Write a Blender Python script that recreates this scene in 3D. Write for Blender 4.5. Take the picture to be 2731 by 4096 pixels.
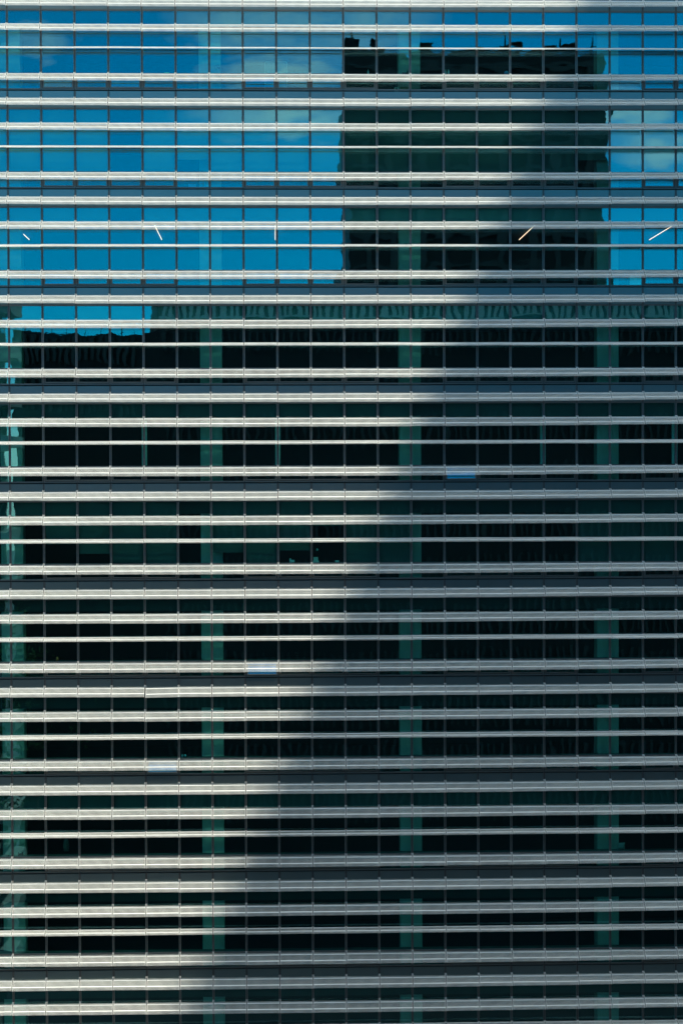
import bpy, bmesh, math, random
from mathutils import Matrix, Vector, noise as mnoise

for o in list(bpy.data.objects):
    bpy.data.objects.remove(o, do_unlink=True)
scene = bpy.context.scene
col = scene.collection
R = math.radians
rnd = random.Random(7)

# ------------------------------------------------------------------ camera
BAY, STO, Z0 = 1.35, 3.955, 56.0           # bay width, storey height, height of the topmost joint line
CAM = Vector((10.673, -84.158, Z0 - 15.214))
YAW, PITCH, ROLL, FPX = -0.03202318, -0.02142555, 0.00332202, 8300.0
RC = Matrix.Rotation(YAW, 3, 'Z') @ Matrix.Rotation(PITCH, 3, 'X') @ Matrix.Rotation(ROLL, 3, 'Y')
cd = bpy.data.cameras.new('camera')
cam = bpy.data.objects.new('camera', cd)
col.objects.link(cam)
m = Matrix.Identity(4)
for r in range(3):
    m[r][0], m[r][1], m[r][2], m[r][3] = RC[r][0], RC[r][2], -RC[r][1], CAM[r]
cam.matrix_world = m
cd.sensor_fit = 'VERTICAL'
cd.sensor_height = 36.0
cd.lens = FPX / 4096 * 36.0
cd.clip_start, cd.clip_end = 0.1, 4000
scene.camera = cam

# ------------------------------------------------------------------ sky and sun
SUN = Vector((0.92, -1.0, 2.3)).normalized()
elev, azim = math.asin(SUN.z), math.atan2(SUN.x, SUN.y)
w = bpy.data.worlds.new('World')
scene.world = w
w.use_nodes = True
nt = w.node_tree
nt.nodes.clear()
N = nt.nodes.new
sky = N('ShaderNodeTexSky')
sky.sky_type = 'NISHITA'
sky.sun_disc = False
sky.sun_elevation, sky.sun_rotation = elev, azim
sky.altitude, sky.air_density, sky.dust_density, sky.ozone_density = 600, 0.85, 0.0, 8.0
hsv = N('ShaderNodeHueSaturation')
hsv.inputs['Hue'].default_value = 0.477
hsv.inputs['Saturation'].default_value = 1.75
hsv.inputs['Value'].default_value = 1.6
nt.links.new(sky.outputs[0], hsv.inputs['Color'])
tc = N('ShaderNodeTexCoord')


def wmath(op, a, b=None, c=None, clamp=False):
    n = N('ShaderNodeMath')
    n.operation, n.use_clamp = op, clamp
    for k, v in enumerate((a, b, c)):
        if v is None:
            continue
        if isinstance(v, (int, float)):
            n.inputs[k].default_value = v
        else:
            nt.links.new(v, n.inputs[k])
    return n.outputs[0]


def wnoise(scale, stretch, det=6, rough=0.6, off=(0, 0, 0)):
    mp = N('ShaderNodeMapping')
    mp.inputs['Scale'].default_value = stretch
    mp.inputs['Location'].default_value = off
    nt.links.new(tc.outputs['Generated'], mp.inputs['Vector'])
    n = N('ShaderNodeTexNoise')
    n.inputs['Scale'].default_value, n.inputs['Detail'].default_value, n.inputs['Roughness'].default_value = scale, det, rough
    nt.links.new(mp.outputs[0], n.inputs['Vector'])
    return n.outputs['Fac']


def bank(fx, fz, wx, wz, amt):
    """a bank of cloud round the direction in which the glass at (fx, fz) mirrors the sky"""
    d = Vector((fx, -84.2, fz)).normalized()
    sub = N('ShaderNodeVectorMath')
    sub.operation = 'SUBTRACT'
    sub.inputs[1].default_value = d
    nt.links.new(tc.outputs['Generated'], sub.inputs[0])
    sc = N('ShaderNodeVectorMath')
    sc.operation = 'MULTIPLY'
    sc.inputs[1].default_value = (84.2 / wx, 1.0, 84.2 / wz)
    nt.links.new(sub.outputs[0], sc.inputs[0])
    ln = N('ShaderNodeVectorMath')
    ln.operation = 'LENGTH'
    nt.links.new(sc.outputs[0], ln.inputs[0])
    return wmath('MULTIPLY', wmath('SUBTRACT', 1.0, ln.outputs['Value'], clamp=True), amt)


wisp = wnoise(11, (1, 1, 2.2), off=(0.3, 0, 0.1))
mask = bank(1.2, 18.4, 6.0, 1.9, 2.0)
for args in ((2.2, 17.2, 3.6, 1.1, 1.5), (0.4, 16.0, 3.8, 0.8, 1.1), (0.6, 14.2, 4.8, 1.1, 0.9), (14.4, 14.3, 1.9, 1.4, 1.9), (15.6, 12.9, 2.2, 1.0, 1.6), (-9.4, 17.2, 1.8, 0.8, 0.8)):
    mask = wmath('MAXIMUM', mask, bank(*args))
near = wmath('MULTIPLY', wmath('MULTIPLY', mask, 0.9, clamp=True), wmath('MULTIPLY_ADD', wisp, 3.2, -0.95, clamp=True), clamp=True)
sep = N('ShaderNodeSeparateXYZ')
nt.links.new(tc.outputs['Generated'], sep.inputs[0])
highn = wmath('MULTIPLY_ADD', wnoise(2.1, (1, 1, 1.6), off=(1.7, 0.4, 0)), 4.0, -1.2, clamp=True)
high = wmath('MULTIPLY', highn, wmath('MULTIPLY_ADD', sep.outputs['Z'], 5.0, -2.1, clamp=True))  # unseen high cloud, added to make the sky light more neutral
cover = wmath('MAXIMUM', near, high, clamp=True)
mixc = N('ShaderNodeMixRGB')
nt.links.new(cover, mixc.inputs['Fac'])
nt.links.new(hsv.outputs[0], mixc.inputs['Color1'])
mixc.inputs['Color2'].default_value = (12.4, 12.8, 12.0, 1)
bg = N('ShaderNodeBackground')
bg.inputs['Strength'].default_value = 0.12
nt.links.new(mixc.outputs[0], bg.inputs['Color'])
out = N('ShaderNodeOutputWorld')
nt.links.new(bg.outputs[0], out.inputs['Surface'])

sl = bpy.data.lights.new('sun', 'SUN')
sl.energy, sl.angle, sl.color = 4.1, R(0.8), (1.0, 0.925, 0.75)
so = bpy.data.objects.new('sun', sl)
so.rotation_euler = (-SUN).to_track_quat('-Z', 'Y').to_euler()
so.location = (60, -60, 160)
col.objects.link(so)

scene.view_settings.view_transform = 'Standard'
scene.view_settings.look = 'None'
scene.view_settings.exposure = 0.35
scene.view_settings.gamma = 1.0
scene.render.engine = 'CYCLES'
scene.cycles.use_denoising = True
scene.cycles.denoiser = 'OPENIMAGEDENOISE'
scene.cycles.denoising_input_passes = 'RGB_ALBEDO_NORMAL'
scene.cycles.max_bounces = 8
scene.cycles.transparent_max_bounces = 16
scene.cycles.caustics_reflective = False
scene.cycles.caustics_refractive = False
scene.render.filter_size = 1.1
scene.cycles.use_adaptive_sampling = False


# ------------------------------------------------------------------ helpers
def pt(px, py, y):
    """point of the photograph's pixel on the plane at that depth behind the facade"""
    d = RC @ Vector(((px - 1365.5) / FPX, 1.0, -(py - 2048) / FPX))
    return CAM + d * ((y - CAM.y) / d.y)


class MB:
    def __init__(s):
        s.v, s.f, s.mi = [], [], []

    def box(s, x0, x1, y0, y1, z0, z1, mi=0):
        b = len(s.v)
        s.v += [(x, y, z) for z in (z0, z1) for y in (y0, y1) for x in (x0, x1)]
        for q in ((0, 2, 3, 1), (4, 5, 7, 6), (0, 1, 5, 4), (2, 6, 7, 3), (0, 4, 6, 2), (1, 3, 7, 5)):
            s.f.append(tuple(b + k for k in q))
            s.mi.append(mi)
        return s

    def prism(s, prof, x0, x1, mi=0):
        """profile in (y, z), run along x"""
        b, n = len(s.v), len(prof)
        s.v += [(x0, y, z) for y, z in prof] + [(x1, y, z) for y, z in prof]
        for k in range(n):
            j = (k + 1) % n
            s.f.append((b + k, b + j, b + n + j, b + n + k))
            s.mi.append(mi)
        s.f += [tuple(b + k for k in reversed(range(n))), tuple(b + n + k for k in range(n))]
        s.mi += [mi, mi]
        return s

    def lathe(s, cx, cy, prof, n=16, mi=0):
        """profile of (radius, z)"""
        b = len(s.v)
        for r_, z in prof:
            for k in range(n):
                a = 2 * math.pi * k / n
                s.v.append((cx + r_ * math.cos(a), cy + r_ * math.sin(a), z))
        for q in range(len(prof) - 1):
            for k in range(n):
                j = (k + 1) % n
                s.f.append((b + q * n + k, b + q * n + j, b + (q + 1) * n + j, b + (q + 1) * n + k))
                s.mi.append(mi)
        s.f += [tuple(b + k for k in reversed(range(n))), tuple(b + (len(prof) - 1) * n + k for k in range(n))]
        s.mi += [mi, mi]
        return s

    def tube(s, pts, rad, n=8, mi=0):
        b = len(s.v)
        for q, p in enumerate(pts):
            p = Vector(p)
            t = (Vector(pts[min(q + 1, len(pts) - 1)]) - Vector(pts[max(q - 1, 0)])).normalized()
            u = t.orthogonal().normalized()
            v = t.cross(u)
            r_ = rad[q] if isinstance(rad, (list, tuple)) else rad
            for k in range(n):
                a = 2 * math.pi * k / n
                s.v.append(tuple(p + u * math.cos(a) * r_ + v * math.sin(a) * r_))
        for q in range(len(pts) - 1):
            for k in range(n):
                j = (k + 1) % n
                s.f.append((b + q * n + k, b + q * n + j, b + (q + 1) * n + j, b + (q + 1) * n + k))
                s.mi.append(mi)
        s.f += [tuple(b + k for k in reversed(range(n))), tuple(b + (len(pts) - 1) * n + k for k in range(n))]
        s.mi += [mi, mi]
        return s

    def mesh(s, name, mats, smooth=False):
        me = bpy.data.meshes.new(name)
        me.from_pydata(s.v, [], s.f)
        for mm in (mats if isinstance(mats, (list, tuple)) else [mats]):
            me.materials.append(mm)
        me.polygons.foreach_set('material_index', s.mi)
        if smooth:
            me.polygons.foreach_set('use_smooth', [True] * len(s.f))
        me.update()
        return me

    def build(s, name, mats, parent=None, loc=(0, 0, 0), smooth=False):
        return put(name, s.mesh(name, mats, smooth), parent, loc)


def put(name, me, parent=None, loc=(0, 0, 0), rot=None):
    o = bpy.data.objects.new(name, me)
    o.location = loc
    if rot:
        o.rotation_euler = rot
    col.objects.link(o)
    if parent is not None:
        o.parent = parent
    return o


def thing(name, label, cat, loc=(0, 0, 0), group=None):
    return tag(put(name, None, None, loc), label, cat, group)


def tag(o, label=None, cat=None, group=None, kind=None):
    for k, v in (('label', label), ('category', cat), ('group', group), ('kind', kind)):
        if v:
            o[k] = v
    return o


# ------------------------------------------------------------------ materials
def mat(name, base, rough=0.5, metal=0.0, var=0.0, scale=3.0, spec=0.5, coat=0.0, coat_rough=0.1, streak=None, bump=0.0):
    mt = bpy.data.materials.new(name)
    mt.use_nodes = True
    t = mt.node_tree
    b = t.nodes['Principled BSDF']
    b.inputs['Base Color'].default_value = (*base, 1)
    b.inputs['Roughness'].default_value = rough
    b.inputs['Metallic'].default_value = metal
    b.inputs['Specular IOR Level'].default_value = spec
    b.inputs['Coat Weight'].default_value = coat
    b.inputs['Coat Roughness'].default_value = coat_rough
    if var or bump:
        g = t.nodes.new('ShaderNodeNewGeometry')
        oi = t.nodes.new('ShaderNodeObjectInfo')
        mp = t.nodes.new('ShaderNodeMapping')
        mp.inputs['Scale'].default_value = streak or (1, 1, 1)
        t.links.new(g.outputs['Position'], mp.inputs['Vector'])
        n = t.nodes.new('ShaderNodeTexNoise')
        n.inputs['Scale'].default_value, n.inputs['Detail'].default_value = scale, 6
        t.links.new(mp.outputs[0], n.inputs['Vector'])
        if var:
            mx = t.nodes.new('ShaderNodeMath')
            mx.operation = 'MULTIPLY_ADD'
            t.links.new(n.outputs['Fac'], mx.inputs[0])
            mx.inputs[1].default_value, mx.inputs[2].default_value = 2 * var, 1 - var
            m2 = t.nodes.new('ShaderNodeMath')
            m2.operation = 'MULTIPLY_ADD'
            t.links.new(oi.outputs['Random'], m2.inputs[0])
            m2.inputs[1].default_value = var * 0.6
            t.links.new(mx.outputs[0], m2.inputs[2])
            hs = t.nodes.new('ShaderNodeHueSaturation')
            hs.inputs['Color'].default_value = (*base, 1)
            t.links.new(m2.outputs[0], hs.inputs['Value'])
            t.links.new(hs.outputs[0], b.inputs['Base Color'])
        if bump:
            bp = t.nodes.new('ShaderNodeBump')
            bp.inputs['Strength'].default_value, bp.inputs['Distance'].default_value = 1.0, bump
            t.links.new(n.outputs['Fac'], bp.inputs['Height'])
            t.links.new(bp.outputs[0], b.inputs['Normal'])
    return mt


GLASS_F = 0.118


def glass_mat(name, refl, trans, fac, wave):
    mt = bpy.data.materials.new(name)
    mt.use_nodes = True
    t = mt.node_tree
    t.nodes.clear()
    n = t.nodes.new
    o = n('ShaderNodeOutputMaterial')
    mix = n('ShaderNodeMixShader')
    gl = n('ShaderNodeBsdfAnisotropic')
    gl.inputs['Color'].default_value = (*refl, 1)
    gl.inputs['Roughness'].default_value = 0.0
    tr = n('ShaderNodeBsdfTransparent')
    tr.inputs['Color'].default_value = (*trans, 1)
    mix.inputs['Fac'].default_value = fac
    t.links.new(tr.outputs[0], mix.inputs[1])
    t.links.new(gl.outputs[0], mix.inputs[2])
    t.links.new(mix.outputs[0], o.inputs['Surface'])
    # the waviness of toughened glass: slow swell over each pane and finer roller waves, different in every pane
    tcn = n('ShaderNodeTexCoord')
    oi = n('ShaderNodeObjectInfo')
    add = n('ShaderNodeVectorMath')
    add.operation = 'MULTIPLY_ADD'
    cmb = n('ShaderNodeCombineXYZ')
    for k in range(3):
        t.links.new(oi.outputs['Random'], cmb.inputs[k])
    t.links.new(cmb.outputs[0], add.inputs[0])
    add.inputs[1].default_value = (37.0, 11.0, 23.0)
    t.links.new(tcn.outputs['Object'], add.inputs[2])
    mp = n('ShaderNodeMapping')
    mp.inputs['Scale'].default_value = (0.8, 1.0, 1.25)
    t.links.new(add.outputs[0], mp.inputs['Vector'])
    n1 = n('ShaderNodeTexNoise')
    n1.inputs['Scale'].default_value, n1.inputs['Detail'].default_value = 1.5, 0.0
    t.links.new(mp.outputs[0], n1.inputs['Vector'])
    n2 = n('ShaderNodeTexNoise')
    n2.inputs['Scale'].default_value, n2.inputs['Detail'].default_value = 6.0, 1.0
    t.links.new(mp.outputs[0], n2.inputs['Vector'])
    ma = n('ShaderNodeMath')
    ma.operation = 'MULTIPLY_ADD'
    t.links.new(n2.outputs['Fac'], ma.inputs[0])
    ma.inputs[1].default_value = 0.05
    t.links.new(n1.outputs['Fac'], ma.inputs[2])
    bp = n('ShaderNodeBump')
    bp.inputs['Strength'].default_value, bp.inputs['Distance'].default_value = 1.0, wave
    t.links.new(ma.outputs[0], bp.inputs['Height'])
    t.links.new(bp.outputs[0], gl.inputs['Normal'])
    return mt


M = {}
M['white'] = mat('white_coated_metal', (0.76, 0.77, 0.74), 0.42, 0, 0.14, 1.7)
M['frame'] = mat('grey_frame_metal', (0.11, 0.122, 0.122), 0.42, 0.5, 0.08, 1.0)
M['joint'] = mat('black_joint', (0.012, 0.013, 0.014), 0.7)
M['spandrel'] = mat('slate_spandrel', (0.045, 0.052, 0.054), 0.42, 0.0, 0.22, 1.6, 0.3, 0.0, 0.16, (1.6, 1, 0.35))
_t = M['spandrel'].node_tree
_g = _t.nodes.new('ShaderNodeBsdfAnisotropic')
_g.inputs['Color'].default_value, _g.inputs['Roughness'].default_value = (0.52, 0.90, 0.92, 1), 0.30
_x = _t.nodes.new('ShaderNodeMixShader')
_x.inputs['Fac'].default_value = 0.15
_t.links.new(_t.nodes['Principled BSDF'].outputs[0], _x.inputs[1])
_t.links.new(_g.outputs[0], _x.inputs[2])
_t.links.new(_x.outputs[0], _t.nodes['Material Output'].inputs['Surface'])
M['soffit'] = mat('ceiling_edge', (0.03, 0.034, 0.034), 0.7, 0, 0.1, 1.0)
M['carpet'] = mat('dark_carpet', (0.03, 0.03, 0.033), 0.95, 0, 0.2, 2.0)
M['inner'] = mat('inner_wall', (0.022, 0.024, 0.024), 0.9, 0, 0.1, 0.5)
M['concrete'] = mat('pale_concrete', (0.37, 0.35, 0.31), 0.85, 0, 0.24, 0.9)
M['partition'] = mat('partition_board', (0.55, 0.57, 0.55), 0.7, 0, 0.05, 1.0)
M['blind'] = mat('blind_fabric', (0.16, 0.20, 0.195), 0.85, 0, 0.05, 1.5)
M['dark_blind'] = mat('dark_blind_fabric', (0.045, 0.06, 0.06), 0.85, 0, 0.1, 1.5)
M['sill'] = mat('sill_board', (0.08, 0.085, 0.085), 0.6, 0, 0.1, 1.0)
M['glass'] = glass_mat('tinted_glass', (0.46, 0.88, 1.0), (0.57, 0.93, 0.90), GLASS_F, 0.0013)
M['far_dark'] = mat('dark_cladding', (0.007, 0.009, 0.0095), 0.6, 0, 0.15, 0.3)
M['far_skylit'] = mat('skylit_slats', (0.42, 0.46, 0.44), 0.6, 0, 0.1, 0.3)  # parapet slats: brightness from the sky put into a paler colour
M['far_fin'] = mat('grey_fins', (0.05, 0.055, 0.055), 0.6, 0, 0.15, 0.3)
M['far_pale'] = mat('pale_render', (0.20, 0.21, 0.20), 0.8, 0, 0.08, 0.2)
M['far_glass'] = mat('far_window_glass', (0.015, 0.02, 0.022), 0.08)
M['asphalt'] = mat('asphalt', (0.05, 0.05, 0.052), 0.9, 0, 0.15, 0.4)
M['paving'] = mat('paving', (0.20, 0.20, 0.19), 0.9, 0, 0.1, 0.6)
M['bark'] = mat('bark', (0.07, 0.055, 0.04), 0.9, 0, 0.2, 3.0)
M['leaf'] = mat('leaf', (0.055, 0.10, 0.03), 0.6, 0, 0.35, 0.6)

# ------------------------------------------------------------------ the building with the sunshades
I0, I1 = -2, 22                       # bays I0 .. I1-1
X0, X1 = I0 * BAY, I1 * BAY


def gz(k):
    return Z0 - STO * k


office = thing('office_building', 'glass office block clad in rows of white fin sunshades over teal windows and slate spandrels', 'building')

# shell
ZT, ZB = gz(-1) + 0.04, gz(10) - 0.70
MB().box(X0, X1, 0.013, 9.0, ZT, ZT + 6.0).build('upper_wall', M['spandrel'], office)
MB().box(X0, X1, 0.013, 9.0, 0.0, ZB).build('base_wall', M['spandrel'], office)
MB().box(X0 - 0.3, X0 - 0.036, -0.02, 9.0, 0.0, ZT + 6.0).build('side_wall', M['spandrel'], office)
MB().box(X1 + 0.036, X1 + 0.3, -0.02, 9.0, 0.0, ZT + 6.0).build('side_wall', M['spandrel'], office)
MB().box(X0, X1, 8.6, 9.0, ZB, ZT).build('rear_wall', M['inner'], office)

# floor slabs with their ceiling voids; ceilings hang 1.25 m under each joint line
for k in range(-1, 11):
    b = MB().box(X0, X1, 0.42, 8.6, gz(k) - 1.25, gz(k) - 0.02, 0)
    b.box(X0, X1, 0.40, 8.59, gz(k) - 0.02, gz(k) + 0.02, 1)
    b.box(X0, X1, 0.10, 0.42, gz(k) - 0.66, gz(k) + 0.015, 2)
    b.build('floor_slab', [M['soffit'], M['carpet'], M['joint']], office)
    if k >= 0:
        MB().box(X0, X1, 0.10, 0.50, gz(k) + 0.655, gz(k) + 0.695).build('sill_board', M['sill'], office)

for i in (0, 6, 12, 18):
    for k in range(0, 11):
        MB().box(i * BAY - 0.44, i * BAY + 0.44, 0.52, 1.4, gz(k) + 0.021, gz(k - 1) - 1.251).build('column', M['concrete'], office)
# partitions that end at the glass on the fifth floor from the top
for i in (4, 8, 16, 20):
    MB().box(i * BAY - 0.10, i * BAY + 0.10, 0.20, 0.40, gz(4) + 0.72, gz(3) - 0.71).build('partition', M['partition'], office)

# mullions with the sunshade arms
ROWS = []                               # (gap k, row kind, height, base tilt)
for k in range(-1, 10):
    ROWS += [(k, 0, gz(k) - 0.330, 43.0), (k, 1, gz(k) - 1.318, 43.0), (k, 2, gz(k) - 2.275, 13.0), (k, 3, gz(k) - 3.300, 43.0)]
for i in range(I0, I1 + 1):
    x = i * BAY
    b = MB()
    b.box(x - 0.010, x + 0.010, 0.012, 0.15, ZB, ZT, 1)
    for k in range(-1, 11):
        for s in (-1, 1):
            xa, xb = (x - 0.035, x - 0.009) if s < 0 else (x + 0.009, x + 0.035)
            b.box(xa, xb, 0.0, 0.14, gz(k) - STO + 0.02 if k < 10 else ZB, gz(k) - 0.02)
    for k, q, z, th in ROWS:
        dz = 0.068 if q != 2 else 0.022
        for s in (-1, 1):
            b.box(x + s * 0.0225 - 0.0085, x + s * 0.0225 + 0.0085, -0.11, 0.004, z + dz - 0.055, z + dz - 0.012, 2)
    b.build('mullion', [M['frame'], M['joint'], M['white']], office)

# spandrels
sp_me = MB().box(-BAY / 2 + 0.045, BAY / 2 - 0.045, 0.0, 0.04, -0.685, -0.022).mesh('spandrel_panel', M['spandrel'])
for k in range(-1, 11):
    row = put('spandrel_row', None, office, (0, 0.016, gz(k)))
    for i in range(I0, I1):
        put('spandrel_panel', sp_me, row, (BAY * (i + 0.5), 0, 0), (R(rnd.uniform(-0.12, 0.12)), 0, R(rnd.uniform(-0.12, 0.12))))

# sunshade panel: thin upright fins on two rails, between two end plates; origin at the wall side, outward is -y
PL = 0.555


def make_panel():
    b = MB()
    st = [0.0, 0.12, 0.35, 0.65, 0.88, 1.0]

    def fin(x, t, l0):
        up, dn = [], []
        for s in st:
            l = l0 + (PL - l0) * s
            c = 0.030 * 4 * s * (1 - s)
            h = 0.009 + 0.020 * min(1, 6 * s * (1 - s))
            up.append((-l, c + h))
            dn.append((-l, c - h))
        b.prism(up + dn[::-1], x - t / 2, x + t / 2)
    n = 29
    for k in range(n):
        fin((k - (n - 1) / 2) * 0.0436, 0.0102, 0.0)
    for s in (-1, 1):
        fin(s * 0.6500, 0.0125, -0.095)
    for l in (0.115, 0.405):
        b.box(-0.656, 0.656, -l - 0.016, -l + 0.016, 0.018, 0.050)
    return b.mesh('sunshade_panel', M['white'])


panel_me = make_panel()
for k, q, z, th in ROWS:
    row = put('sunshade_row', None, office, (0, 0, z))
    for i in range(I0, I1):
        dx = BAY * (i + 0.5) - CAM.x
        t = th - (0.036 * dx * dx if q != 2 else 0.004 * dx * dx) + rnd.uniform(-0.35, 0.35)
        p_ = put('sunshade_panel', panel_me, row, (BAY * (i + 0.5), -0.137 + rnd.uniform(-0.006, 0.006), rnd.uniform(-0.005, 0.005)), (R(t), R(rnd.uniform(-0.16, 0.16)), 0))
        if (k, q, i) == (6, 0, 4):        # one panel has slipped on its arms
            p_.location += Vector((0.018, -0.02, -0.012))
            p_.rotation_euler = (R(t + 2.0), R(-0.9), R(0.5))

# windows: origin at the joint line under the window, bay centre; heights run up to the next joint line
W2 = BAY / 2 - 0.035
H = STO


def make_frame():
    b = MB()
    b.box(-W2, W2, 0.006, 0.10, H - 0.755, H - 0.687)
    b.box(-W2, W2, 0.010, 0.10, H - 1.44, H - 1.385)
    b.box(-W2, W2, 0.006, 0.10, 0.62, 0.70)
    b.box(-W2, W2, 0.006, 0.10, 0.022, 0.082)
    for s in (-1, 1):
        xa, xb = sorted((s * W2, s * (W2 - 0.012)))
        b.box(xa, xb, 0.020, 0.10, 0.082, H - 0.755)
    return b.mesh('window_frame', M['frame'])


def pane_me(hh, ww):
    return MB().box(-ww / 2, ww / 2, 0, 0.010, -hh / 2, hh / 2).mesh('pane', M['glass'])


PW = 2 * W2 - 0.024
frame_me = make_frame()
upper_me = pane_me(0.63, PW)
main_me = pane_me(H - 1.44 - 0.70, PW)
low_me = pane_me(0.538, PW)


M['vent_glass'] = glass_mat('vent_glass', (0.22, 0.86, 1.0), (0.50, 0.80, 0.78), 0.20, 0.0010)


def make_vent(glass):
    b = MB()                             # hung at the top edge: origin there
    w2, h = PW / 2 - 0.02, 0.51
    for x0, x1, z0, z1 in ((-w2, w2, -0.045, 0), (-w2, w2, -h, -h + 0.045), (-w2, -w2 + 0.045, -h + 0.045, -0.045), (w2 - 0.045, w2, -h + 0.045, -0.045)):
        b.box(x0, x1, -0.006, 0.05, z0, z1, 0)
    b.box(-w2 + 0.045, w2 - 0.045, 0.016, 0.026, -h + 0.045, -0.045, 1)
    return b.mesh('vent_window', [M['frame'], glass])


vent_me = make_vent(M['glass'])
open_vent_me = make_vent(M['vent_glass'])
NO_VENT = {-1, 0, 5, 6, 11, 12, 17, 18}
OPEN = {(4, 13): 11.0, (6, 7): 14.5, (7, 4): 17.0}
TILTED = {(0, 3): 1.1, (0, 7): 2.2, (2, 1): 1.6, (0, 1): 0.5, (2, 4): 0.4, (1, 3): 0.7, (0, 19): 0.6, (2, 20): 0.4}
# blinds: fraction of the way from the top of the glass to the middle rail
FULL = 1.0
BLIND = {}
for i in range(I0, I1):
    BLIND[(1, i)] = FULL if i not in (5, 17) else 0.80
    for k in (2, 3, 4, 8):
        BLIND[(k, i)] = 0.22 + 0.004 * ((i * 7 + k) % 5)
for i, v in {-2: 1, -1: 0.22, 0: 0.22, 1: 0.68, 2: 0.84, 3: 0.985, 4: 1, 6: 0.83, 7: 1, 8: 0.80, 9: 0.40, 10: 1, 11: 1, 17: 1, 18: 1, 19: 1, 20: 1, 21: 1}.items():
    BLIND[(5, i)] = v
for key in ((2, 3), (3, 1), (1, 3), (2, 9), (4, 12)):
    BLIND.pop(key, None)
blind_cache = {}


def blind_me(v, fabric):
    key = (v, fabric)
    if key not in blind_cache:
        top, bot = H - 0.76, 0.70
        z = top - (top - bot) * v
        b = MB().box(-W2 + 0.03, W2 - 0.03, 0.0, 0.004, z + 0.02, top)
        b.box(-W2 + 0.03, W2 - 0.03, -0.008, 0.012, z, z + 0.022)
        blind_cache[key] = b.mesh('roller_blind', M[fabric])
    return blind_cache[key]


def jig(a=0.08):
    return (R(rnd.uniform(-a, a)), 0, R(rnd.uniform(-a, a)))


for k in range(0, 11):
    row = put('window_row', None, office, (0, 0, gz(k)))
    for i in range(I0, I1):
        xc = BAY * (i + 0.5)
        put('window_frame', frame_me, row, (xc, 0, 0))
        put('pane', upper_me, row, (xc, 0.034, H - 0.755 - 0.315), jig())
        put('pane', main_me, row, (xc, 0.034, (H - 1.44 + 0.70) / 2), jig())
        if i in NO_VENT:
            put('pane', low_me, row, (xc, 0.034, 0.351), jig())
        else:
            a = OPEN.get((k, i), TILTED.get((k, i), 0.0))
            rx, _, rz = jig()
            put('vent_window', open_vent_me if (k, i) in OPEN or (k, i) in ((0, 3), (0, 7), (2, 1)) else vent_me, row, (xc, 0.030, 0.612), (R(-a) + rx, 0, rz))
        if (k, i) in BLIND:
            put('roller_blind', blind_me(BLIND[(k, i)], 'dark_blind' if k in (4, 5, 8) or (k == 1 and 10 <= i <= 17) else 'blind'), row, (xc, 0.13, 0))  # second row: blind colour darkened where the dark tower is mirrored, deepening its reflection

# ------------------------------------------------------------------ things behind the glass
exec_items = []


def lamp(px, py, where):
    p = pt(px, py, 1.0)
    t = thing('pendant_light', 'thin lit ceiling tube ' + where, 'lamp', (p.x, 1.0, gz(1) - 1.31), 'lit tubes on the third office ceiling from the top')
    b = MB().box(-0.0125, 0.0125, 0, 5.6, -0.02, 0.0)
    b.build('tube', M_lamp, t)
    MB().box(-0.016, 0.016, 0, 5.6, 0.0, 0.03).build('housing', M['white'], t)
    for y in (0.8, 4.8):
        MB().box(-0.006, 0.006, y, y + 0.012, 0.03, 0.058).build('hanger', M['frame'], t)


M_lamp = bpy.data.materials.new('lit_tube')
M_lamp.use_nodes = True
_b = M_lamp.node_tree.nodes['Principled BSDF']
_b.inputs['Base Color'].default_value = (0.9, 0.85, 0.75, 1)
_b.inputs['Emission Color'].default_value = (1.0, 0.29, 0.21, 1)
_b.inputs['Emission Strength'].default_value = 4.4
for px, where in ((54, 'beside the column nearest the sunlit end'), (618, 'slanting, in the bay before the second column'), (1101, 'seen end-on, standing straight up in its bay'),
                  (2139, 'slanting behind the dark mirrored tower'), (2693, 'slanting longest, in the last blue bay')):
    lamp(px, 918, where)


def simple(name, label, cat, px, py, y, z, builder, mats, group=None, smooth=False):
    p = pt(px, py, y)
    o = builder().build(name, mats, None, (p.x, y, z if z is not None else p.z), smooth)
    return tag(o, label, cat, group)


def col_mat(name, c, r_=0.6):
    return mat(name, c, r_, 0, 0.06, 2.0)


def shelf(k):
    return gz(k) + 0.697


# potted plant by the second column
p = pt(875, 285, 0.32)
pl = thing('potted_plant', 'small leafy plant in a pot by the pale column on the top floor', 'plant', (p.x, 0.32, shelf(0)))
MB().lathe(0, 0, [(0.05, 0), (0.07, 0.12), (0.075, 0.12), (0.065, 0.10)], 14).build('pot', col_mat('pot_clay', (0.5, 0.45, 0.4)), pl)
lb = MB()
for q in range(60):
    a, e, L = rnd.uniform(0, 6.28), rnd.uniform(-0.2, 1.4), rnd.uniform(0.08, 0.2)
    c = Vector((math.cos(a) * math.cos(e), math.sin(a) * math.cos(e), math.sin(e) + 0.7)) * L + Vector((0, 0, 0.12))
    s_, t_ = 0.035, rnd.uniform(0, 3.14)
    b0 = len(lb.v)
    u, v = Vector((math.cos(t_), math.sin(t_), 0.4)) * s_, Vector((-math.sin(t_) * .5, math.cos(t_) * .5, 0.6)) * s_
    lb.v += [tuple(c - u), tuple(c - v * .6), tuple(c + u), tuple(c + v * .6)]
    lb.f.append((b0, b0 + 1, b0 + 2, b0 + 3))
    lb.mi.append(0)
lb.build('foliage', M['leaf'], pl)

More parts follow.
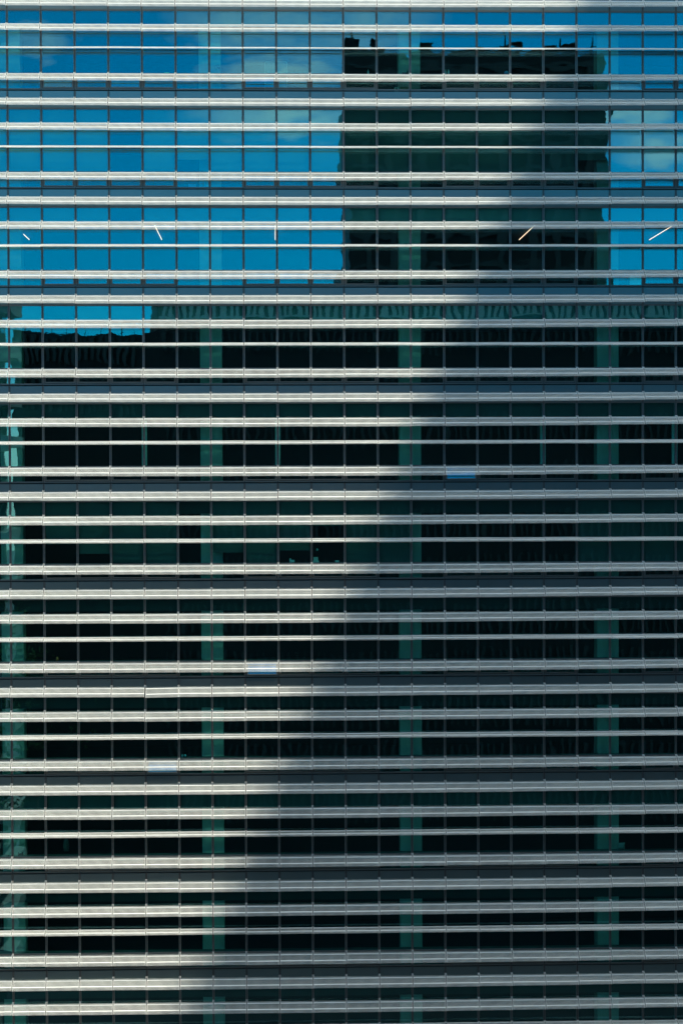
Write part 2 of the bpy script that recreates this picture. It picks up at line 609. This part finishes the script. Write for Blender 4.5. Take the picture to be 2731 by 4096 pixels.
# whiteboard with rounded corners
p0, p1 = pt(1060, 247, 1.3), pt(1148, 300, 1.3)
pts = []
rr = 0.07
for cx_, cz_, a0 in ((p0.x + rr, p0.z - rr, 180), (p1.x - rr, p0.z - rr, 90)):
    for q in range(6):
        a = R(a0 - q * 18)
        pts.append((cx_ + rr * math.cos(a), 1.3, cz_ + rr * math.sin(a)))
zb = gz(0) + 0.02
wb = thing('standing_screen', 'rounded rectangular screen outline standing across two bays on the top floor', 'screen', (0, 0, 0))
MB().tube([(p0.x, 1.3, zb)] + pts + [(p1.x, 1.3, zb)], 0.010, 6).build('rim', M['white'], wb)
MB().box(p0.x + 0.02, p1.x - 0.02, 1.302, 1.315, zb + 0.3, p0.z - 0.02).build('board', col_mat('screen_felt', (0.16, 0.2, 0.22)), wb)

simple('headrest_cushion', 'rounded yellow green cushion on the top floor sill', 'cushion', 668, 287, 0.3, shelf(0) + 0.045,
       lambda: MB().lathe(0, 0, [(0.03, -0.045), (0.11, -0.03), (0.13, 0.0), (0.11, 0.03), (0.03, 0.045)], 18), col_mat('yellow_green_cloth', (0.55, 0.6, 0.12)), None, True)
BOTTLE = [(0.032, 0), (0.034, 0.02), (0.034, 0.13), (0.014, 0.17), (0.013, 0.20), (0.016, 0.20), (0.016, 0.22)]
for px, c, lab in ((1629, (0.02, 0.03, 0.03), 'dark bottle in front of the pale column on the top floor'), (1472, (0.6, 0.6, 0.58), 'slim pale bottle alone behind the darkest mirrored bay on the top floor'),
                   (1781, (0.6, 0.66, 0.66), 'taller white flask of the pair beside a mullion on the top floor'), (1791, (0.55, 0.55, 0.5), 'shorter flask of the pair beside a mullion on the top floor'),
                   (2024 - 230, (0.4, 0.42, 0.45), 'narrow grey bottle close by the two flasks on the top floor')):
    simple('bottle', lab, 'bottle', px, 290, 0.25, shelf(0), lambda: MB().lathe(0, 0, BOTTLE, 12), col_mat('bottle_%d' % px, c, 0.2), 'bottles along the sills', True)
MUG = [(0.036, 0), (0.042, 0.01), (0.045, 0.10), (0.041, 0.10), (0.036, 0.02)]
for px, c, lab in ((1612, (0.35, 0.03, 0.04), 'dark red mug in front of the pale column on the top floor'), (1622, (0.03, 0.03, 0.035), 'black mug between the red mug and the dark bottle')):
    mg = simple('mug', lab, 'mug', px, 290, 0.25, shelf(0), lambda: MB().lathe(0, 0, MUG, 14), col_mat('mug_%d' % px, c, 0.3), 'mugs by the column', True)
    MB().tube([(0.042, 0, 0.08), (0.07, 0, 0.075), (0.07, 0, 0.04), (0.042, 0, 0.03)], 0.006, 6).build('handle', mg.data.materials[0], mg)
gb = thing('desk_globe', 'blue globe on a small stand on the dark mirrored top floor', 'globe', (pt(2024, 283, 0.35).x, 0.35, shelf(0)))
MB().lathe(0, 0, [(0.05, 0), (0.05, 0.01), (0.012, 0.02), (0.012, 0.035)], 14).build('stand', M['frame'], gb)
MB().lathe(0, 0, [(0.085 * math.sin(R(a)) + 0.002, 0.115 - 0.085 * math.cos(R(a))) for a in range(0, 181, 18)], 18).build('ball', col_mat('globe_blue', (0.10, 0.35, 0.6), 0.3), gb, smooth=True)
simple('storage_box', 'brown cardboard box on the floor behind the low top floor glass', 'box', 1616, 345, 0.55, gz(0) + 0.021, lambda: MB().box(-0.16, 0.16, -0.1, 0.1, 0, 0.20).box(-0.165, 0.165, -0.105, 0.105, 0.2, 0.235), col_mat('brown_card', (0.30, 0.19, 0.10)), 'boxes behind low glass')
cb = simple('capsule_dispenser', 'white cube with a round dark front beside the brown box', 'appliance', 1585, 345, 0.5, gz(0) + 0.021, lambda: MB().box(-0.085, 0.085, -0.08, 0.08, 0, 0.2), col_mat('appliance_white', (0.7, 0.7, 0.68)))
MB().box(-0.05, 0.05, -0.086, -0.08, 0.07, 0.17).build('front_plate', M['far_dark'], cb)
simple('storage_box', 'lilac lidded box on the floor behind the second row of low glass', 'box', 769, 735, 0.55, gz(1) + 0.021, lambda: MB().box(-0.145, 0.145, -0.12, 0.12, 0, 0.19).box(-0.155, 0.155, -0.13, 0.13, 0.19, 0.235), col_mat('lilac_card', (0.42, 0.36, 0.75)), 'boxes behind low glass')
for px, h, c, lab in ((806, 0.26, (0.15, 0.35, 0.6), 'blue ring binder standing beside the lilac box'), (822, 0.30, (0.1, 0.5, 0.75), 'bright blue binder, the tall one right by its pale neighbour'), (830, 0.30, (0.75, 0.78, 0.8), 'white binder standing against the mullion past the lilac box')):
    simple('ring_binder', lab, 'binder', px, 735, 0.55, gz(1) + 0.021, lambda: MB().box(-0.035, 0.035, -0.13, 0.13, 0, h).box(-0.012, 0.012, -0.134, -0.13, 0.04, 0.10), col_mat('binder_%d' % px, c), 'ring binders')
for px, w_, h, lab in ((1168, 0.2, 0.11, 'grey desk unit with a shallow top under the lowered blind'), (1263, 0.25, 0.07, 'grey printer with a raised upright tray on the sill'), (1348, 0.155, 0.08, 'small grey box on the sill beside the mullion')):
    du = simple('desk_printer', lab, 'printer', px, 2245, 0.3, shelf(5), lambda: MB().box(-w_ / 2, w_ / 2, -0.12, 0.12, 0, h), col_mat('printer_%d' % px, (0.5, 0.52, 0.52)), 'grey machines on the sill')
    if w_ == 0.25:
        MB().box(-0.09, 0.09, 0.02, 0.05, h, h + 0.15).build('tray', col_mat('tray_grey', (0.45, 0.47, 0.47)), du)
    elif w_ == 0.2:
        MB().box(-0.1, -0.04, -0.05, 0.05, h, h + 0.06).build('paper_feed', col_mat('feed_grey', (0.5, 0.5, 0.5)), du)
bs = MB()
bs.v = [(x * 0.1, y, z * 0.1) for y in (0, 0.003) for x, z in ((-0.6, -0.2), (-0.2, -0.1), (-0.25, 0.4), (0.05, 0.55), (0.3, 0.35), (0.55, -0.05), (0.2, -0.5))]
bs.f = [tuple(range(7)), tuple(range(13, 6, -1))] + [(k, 7 + k, 7 + (k + 1) % 7, (k + 1) % 7) for k in range(7)]
bs.mi = [0] * len(bs.f)
q_ = pt(1268, 2198, 0.052)
tag(bs.build('window_sticker', col_mat('sticker_teal', (0.25, 0.55, 0.5)), None, (q_.x, 0.052, q_.z)), 'small pale teal bird shaped sticker on the dark glass', 'sticker')
simple('work_vest', 'orange vest rolled up on the sill of the dark storey', 'vest', 230, 2632, 0.3, shelf(6), lambda: MB().lathe(0, 0, [(0.05, 0), (0.055, 0.05), (0.045, 0.13), (0.02, 0.17)], 12), col_mat('orange_cloth', (0.8, 0.14, 0.03)), None, True)
simple('hanging_coat', 'pale coat hung up behind dark glass near the sunlit end', 'coat', 266, 3375, 1.2, None, lambda: MB().lathe(0, 0, [(0.10, -0.3), (0.13, -0.1), (0.10, 0.12), (0.03, 0.24)], 12), col_mat('coat_grey', (0.12, 0.12, 0.11)), None, True)
for px, lab in ((730, 'pale blue cup, the one away from the column'), (742, 'pale blue cup, the one nearer the column')):
    simple('paper_cup', lab, 'cup', px, 3030, 0.3, shelf(7), lambda: MB().lathe(0, 0, [(0.03, 0), (0.042, 0.10), (0.039, 0.10), (0.028, 0.01)], 12), col_mat('cup_%d' % px, (0.3, 0.55, 0.65)), 'pale blue cups', True)
bk = simple('wire_basket', 'black basket with raised corners in front of the pale column', 'basket', 84, 3420, 0.3, shelf(8), lambda: MB().box(-0.10, 0.10, -0.08, 0.08, 0, 0.08).box(-0.10, -0.06, -0.08, 0.08, 0.08, 0.12).box(0.05, 0.10, -0.08, 0.08, 0.08, 0.13), col_mat('basket_black', (0.01, 0.01, 0.01)))
cu = bmesh.new()
bmesh.ops.create_grid(cu, x_segments=10, y_segments=10, size=0.17)
cu_ = MB()
for s in (-1, 1):
    b0 = len(cu_.v)
    for a in range(11):
        for c in range(11):
            u, v = a / 5 - 1, c / 5 - 1
            pin = 1 - 0.10 * (1 - u * u) * abs(v) ** 3 - 0.0
            cu_.v.append((0.17 * u * (1 - 0.12 * (1 - v * v)), s * 0.07 * ((1 - u * u) * (1 - v * v)) ** 0.5, 0.15 * v * (1 - 0.12 * (1 - u * u)) + 0.15))
    for a in range(10):
        for c in range(10):
            f = (b0 + a * 11 + c, b0 + a * 11 + c + 1, b0 + a * 11 + c + 12, b0 + a * 11 + c + 11)
            cu_.f.append(f if s < 0 else f[::-1])
            cu_.mi.append(0)
cu.free()
q_ = pt(2482, 3398, 0.35)
tag(cu_.build('scatter_cushion', col_mat('cushion_cloth', (0.3, 0.3, 0.28)), None, (q_.x, 0.35, shelf(8)), True), 'pale square cushion propped up behind dark glass beside a column', 'cushion')

# the poster in the low pane
pa, pb = pt(2516, 1114, 0.06), pt(2562, 1142, 0.06)
po = thing('window_poster', 'pale poster lettered with one word under a small square logo', 'poster', (pa.x, 0.062, gz(2) + 0.09))
pw_, ph_ = pb.x - pa.x, 0.36
MB().box(0, pw_, 0, 0.003, 0, ph_).build('sheet', col_mat('poster_paper', (0.55, 0.60, 0.58)), po)
cu_txt = bpy.data.curves.new('lettering', 'FONT')
cu_txt.body = 'Esthétique'
cu_txt.size, cu_txt.extrude, cu_txt.align_x = 0.105, 0.0008, 'CENTER'
cu_txt.materials.append(M['white'])
_to = put('lettering_curve', cu_txt)
to = put('lettering', bpy.data.meshes.new_from_object(_to.evaluated_get(bpy.context.evaluated_depsgraph_get())), po, (pw_ / 2, -0.002, 0.025), (R(90), 0, 0))
bpy.data.objects.remove(_to)
lg = MB()
for x0, x1, z0, z1 in ((-.04, .04, .035, .045), (-.04, .04, -.045, -.035), (-.045, -.035, -.045, .045), (.035, .045, -.045, .045), (-.02, .02, -.012, .012)):
    lg.box(x0, x1, -0.002 if abs(x0) != 0.04 else -0.0025, 0, z0, z1)
lg.build('logo', M['white'], po, (pw_ / 2, 0, 0.21))

# ------------------------------------------------------------------ what the glass mirrors: the other side of the street
g = MB().box(-700, 700, -900, 0.0, -0.5, 0.0)
tag(g.build('street', M['asphalt']), kind='structure')
tag(MB().box(-120, 160, -9.0, -0.01, 0.004, 0.13).build('pavement', M['paving']), kind='structure')


def opp(fx, L):
    return CAM.x + fx * (84.158 + L) / 84.158


def opz(fz, L):
    return CAM.z + fz * (84.158 + L) / 84.158


def block_front(b, x0, x1, y, z0, z1, pitch, w_, d, mi):
    n = int((x1 - x0) / pitch)
    for q in range(n):
        x = x0 + (q + 0.5) * pitch
        b.box(x - w_ / 2, x + w_ / 2, y, y + d, z0, z1, mi)


# slatted block opposite
L1 = 88.0
sb = thing('slatted_building', 'dark slatted office block mirrored in the lower windows, with a railed flat roof', 'building', (0, 0, 0))
xl, xm, xr = opp(-10.5, L1), opp(-4.65, L1), opp(34, L1)
zl, zm = opz(5.5, L1), opz(6.95, L1)
MB().box(xl, xm, -L1 - 16, -L1, 0, zl).build('low_wing', M['far_dark'], sb)
MB().box(xm + 0.01, xr, -L1 - 22, -L1 - 0.02, 0, zm).build('high_wing', M['far_dark'], sb)
b = MB()
block_front(b, xl + 0.3, xm - 1.4, -L1, zl - 2.6, zl - 0.35, 0.55, 0.26, 0.5, 0)
block_front(b, xl + 0.3, xm - 1.4, -L1, zl - 6.6, zl - 3.4, 0.55, 0.22, 0.3, 0)
b.build('slat_screen', M['far_fin'], sb)
b = MB()
block_front(b, xm + 0.3, xr - 0.3, -L1 - 0.02, zm - 1.75, zm - 0.12, 0.62, 0.32, 0.6, 0)
b.box(xm + 0.2, xr - 0.2, -L1 - 0.02, -L1 + 0.7, zm - 1.98, zm - 1.78, 0)
b.build('slat_screen', M['far_skylit'], sb)
b = MB()
for q in range(1, 12):
    block_front(b, xm + 0.3, xr - 0.3, -L1 - 0.02, zm - 1.98 - 3.9 * q + 1.3, zm - 1.98 - 3.9 * q + 3.7, 0.62, 0.2, 0.3, 0)
b.build('slat_screen', M['far_fin'], sb)
b = MB()
for x in (xl + 0.2 + 0.98 * q for q in range(11)):
    b.box(x - 0.03, x + 0.03, -L1 - 0.5, -L1 - 0.44, zl, zl + 0.75)
b.box(xl + 0.1, xm - 0.1, -L1 - 0.51, -L1 - 0.43, zl + 0.75, zl + 0.82)
b.build('railing', M['far_dark'], sb)
b = MB().box(opp(-4.95, L1), opp(-4.71, L1) , -L1 - 4.5, -L1 - 0.03, zl, zm + 1.2)
b.build('vent_stack', M['far_fin'], sb)

# taller block behind it
L2 = 150.0
tb = thing('rooftop_plant_tower', 'tall dark block mirrored in the upper windows, its roof crowded with plant boxes and masts', 'building', (0, 0, 0))
x0_, x1_ = opp(2.95, L2), opp(13.55, L2)
zr = opz(16.75, L2)
MB().box(x0_, x1_, -L2 - 26, -L2, 0, zr).build('tower_body', M['far_dark'], tb)
b = MB()
for q in range(0, 20):
    b.box(x0_ + 0.6, x1_ - 0.6, -L2, -L2 + 0.25, zr - 2.2 - 3.7 * q, zr - 1.6 - 3.7 * q, 0)
b.build('floor_band', M['far_fin'], tb)
b = MB()
block_front(b, x0_ + 0.6, x1_ - 0.6, -L2, 20, zr - 10.0, 3.1, 0.7, 0.4, 0)
b.build('pilaster', M['far_fin'], tb)
for fx0, fx1, hz in ((3.1, 3.5, 1.2), (4.15, 4.55, 1.3), (5.9, 6.3, 0.8), (7.4, 8.4, 0.6), (9.6, 10.0, 0.8), (10.5, 11.4, 0.5), (11.9, 12.3, 0.9)):
    MB().box(opp(fx0, L2), opp(fx1, L2), -L2 - 8, -L2 - 1.5, zr + 0.001, zr + hz).box(opp(fx0, L2) - 0.2, opp(fx1, L2) + 0.2, -L2 - 8.2, -L2 - 1.3, zr + hz, zr + hz + 0.2).build('plant_box', M['far_dark'], tb)
for fx, hz in ((3.25, 2.8), (9.3, 3.2), (11.7, 2.6), (13.1, 2.0)):
    MB().lathe(opp(fx, L2), -L2 - 2, [(0.16, zr), (0.12, zr + hz * 0.6), (0.05, zr + hz)], 8).build('mast', M['far_dark'], tb)

# pale banded house at the sunlit end
L3 = 62.0
pb_ = thing('banded_apartment_house', 'pale apartment house with balcony bands mirrored at the sunlit end of the facade', 'building', (0, 0, 0))
xe = opp(-10.68, L3)
zt3 = opz(7.0, L3)
MB().box(xe - 26, xe - 1.2, -L3 - 7, -L3, 0, zt3).build('wall', M['far_pale'], pb_)
for q in range(15):
    z = zt3 - 0.9 - 3.3 * q
    if z < 2:
        break
    b = MB().box(xe - 1.2, xe, -L3 - 6.6, -L3 - 0.4, z - 0.2, z + 0.75)
    b.build('balcony', M['far_pale'], pb_)
    for u in range(2):
        MB().box(xe - 1.22, xe - 1.14, -L3 - 6.0 + 3.0 * u, -L3 - 4.0 + 3.0 * u, z - 2.4, z - 0.3).build('window', M['far_glass'], pb_)

# tower outside the frame that throws the slanting shade
xs, zs = CAM.x + 12.3 + 0.92 * 42, CAM.z + 18.76 + 2.3 * 42
st_ = thing('shade_tower', 'tall slab tower down the street, out of the picture, that shades the facade', 'building', (0, 0, 0))
MB().box(xs, xs + 50, -92, -36, 0, zs).build('tower_body', M['far_pale'], st_)
b = MB()
for q in range(28):
    b.box(xs - 0.08, xs - 0.001, -90, -38, zs - 3.4 - 4.1 * q, zs - 1.6 - 4.1 * q)
b.build('window_band', M['far_glass'], st_)

# trees at the sunlit end


def tree(x, y, h, seed, label):
    rr_ = random.Random(seed)
    t = thing('street_tree', label, 'tree', (x, y, 0), 'street trees mirrored in the glass')
    b = MB().tube([(0, 0, 0), (0.1, 0.05, h * 0.3), (0, 0.2, h * 0.62)], [0.32, 0.24, 0.12], 9)
    for q in range(6):
        a = q * 1.05 + rr_.uniform(-.3, .3)
        b.tube([(0, 0.1, h * (0.3 + 0.05 * q)), (math.cos(a) * h * .12, math.sin(a) * h * .12, h * (0.48 + .05 * q)), (math.cos(a) * h * .2, math.sin(a) * h * .2, h * (0.6 + .05 * q))], [0.13, 0.08, 0.03], 6)
    b.build('trunk', M['bark'], t)
    c = MB()
    for cl in range(46):
        a, e = rr_.uniform(0, 6.283), rr_.uniform(-0.6, 1.5)
        rad = h * 0.25 * rr_.uniform(0.35, 1.0)
        cc = Vector((math.cos(a) * math.cos(e) * rad, math.sin(a) * math.cos(e) * rad, h * 0.66 + math.sin(e) * rad * 1.25))
        for q in range(55):
            pnt = cc + Vector((rr_.gauss(0, .5), rr_.gauss(0, .5), rr_.gauss(0, .4)))
            u = Vector((rr_.gauss(0, 1), rr_.gauss(0, 1), rr_.gauss(0, .6))).normalized() * rr_.uniform(.12, .22)
            v = u.orthogonal().normalized() * rr_.uniform(.07, .12)
            b0 = len(c.v)
            c.v += [tuple(pnt - u), tuple(pnt - v), tuple(pnt + u), tuple(pnt + v)]
            c.f.append((b0, b0 + 1, b0 + 2, b0 + 3))
            c.mi.append(0)
    c.build('crown', M['leaf'], t)


tree(opp(-12.6, 56), -57, 36, 3, 'tall green tree mirrored in the low glass at the sunlit end')
tree(opp(-14.0, 50), -49, 27, 5, 'shorter broad tree mirrored beside the tall green one')
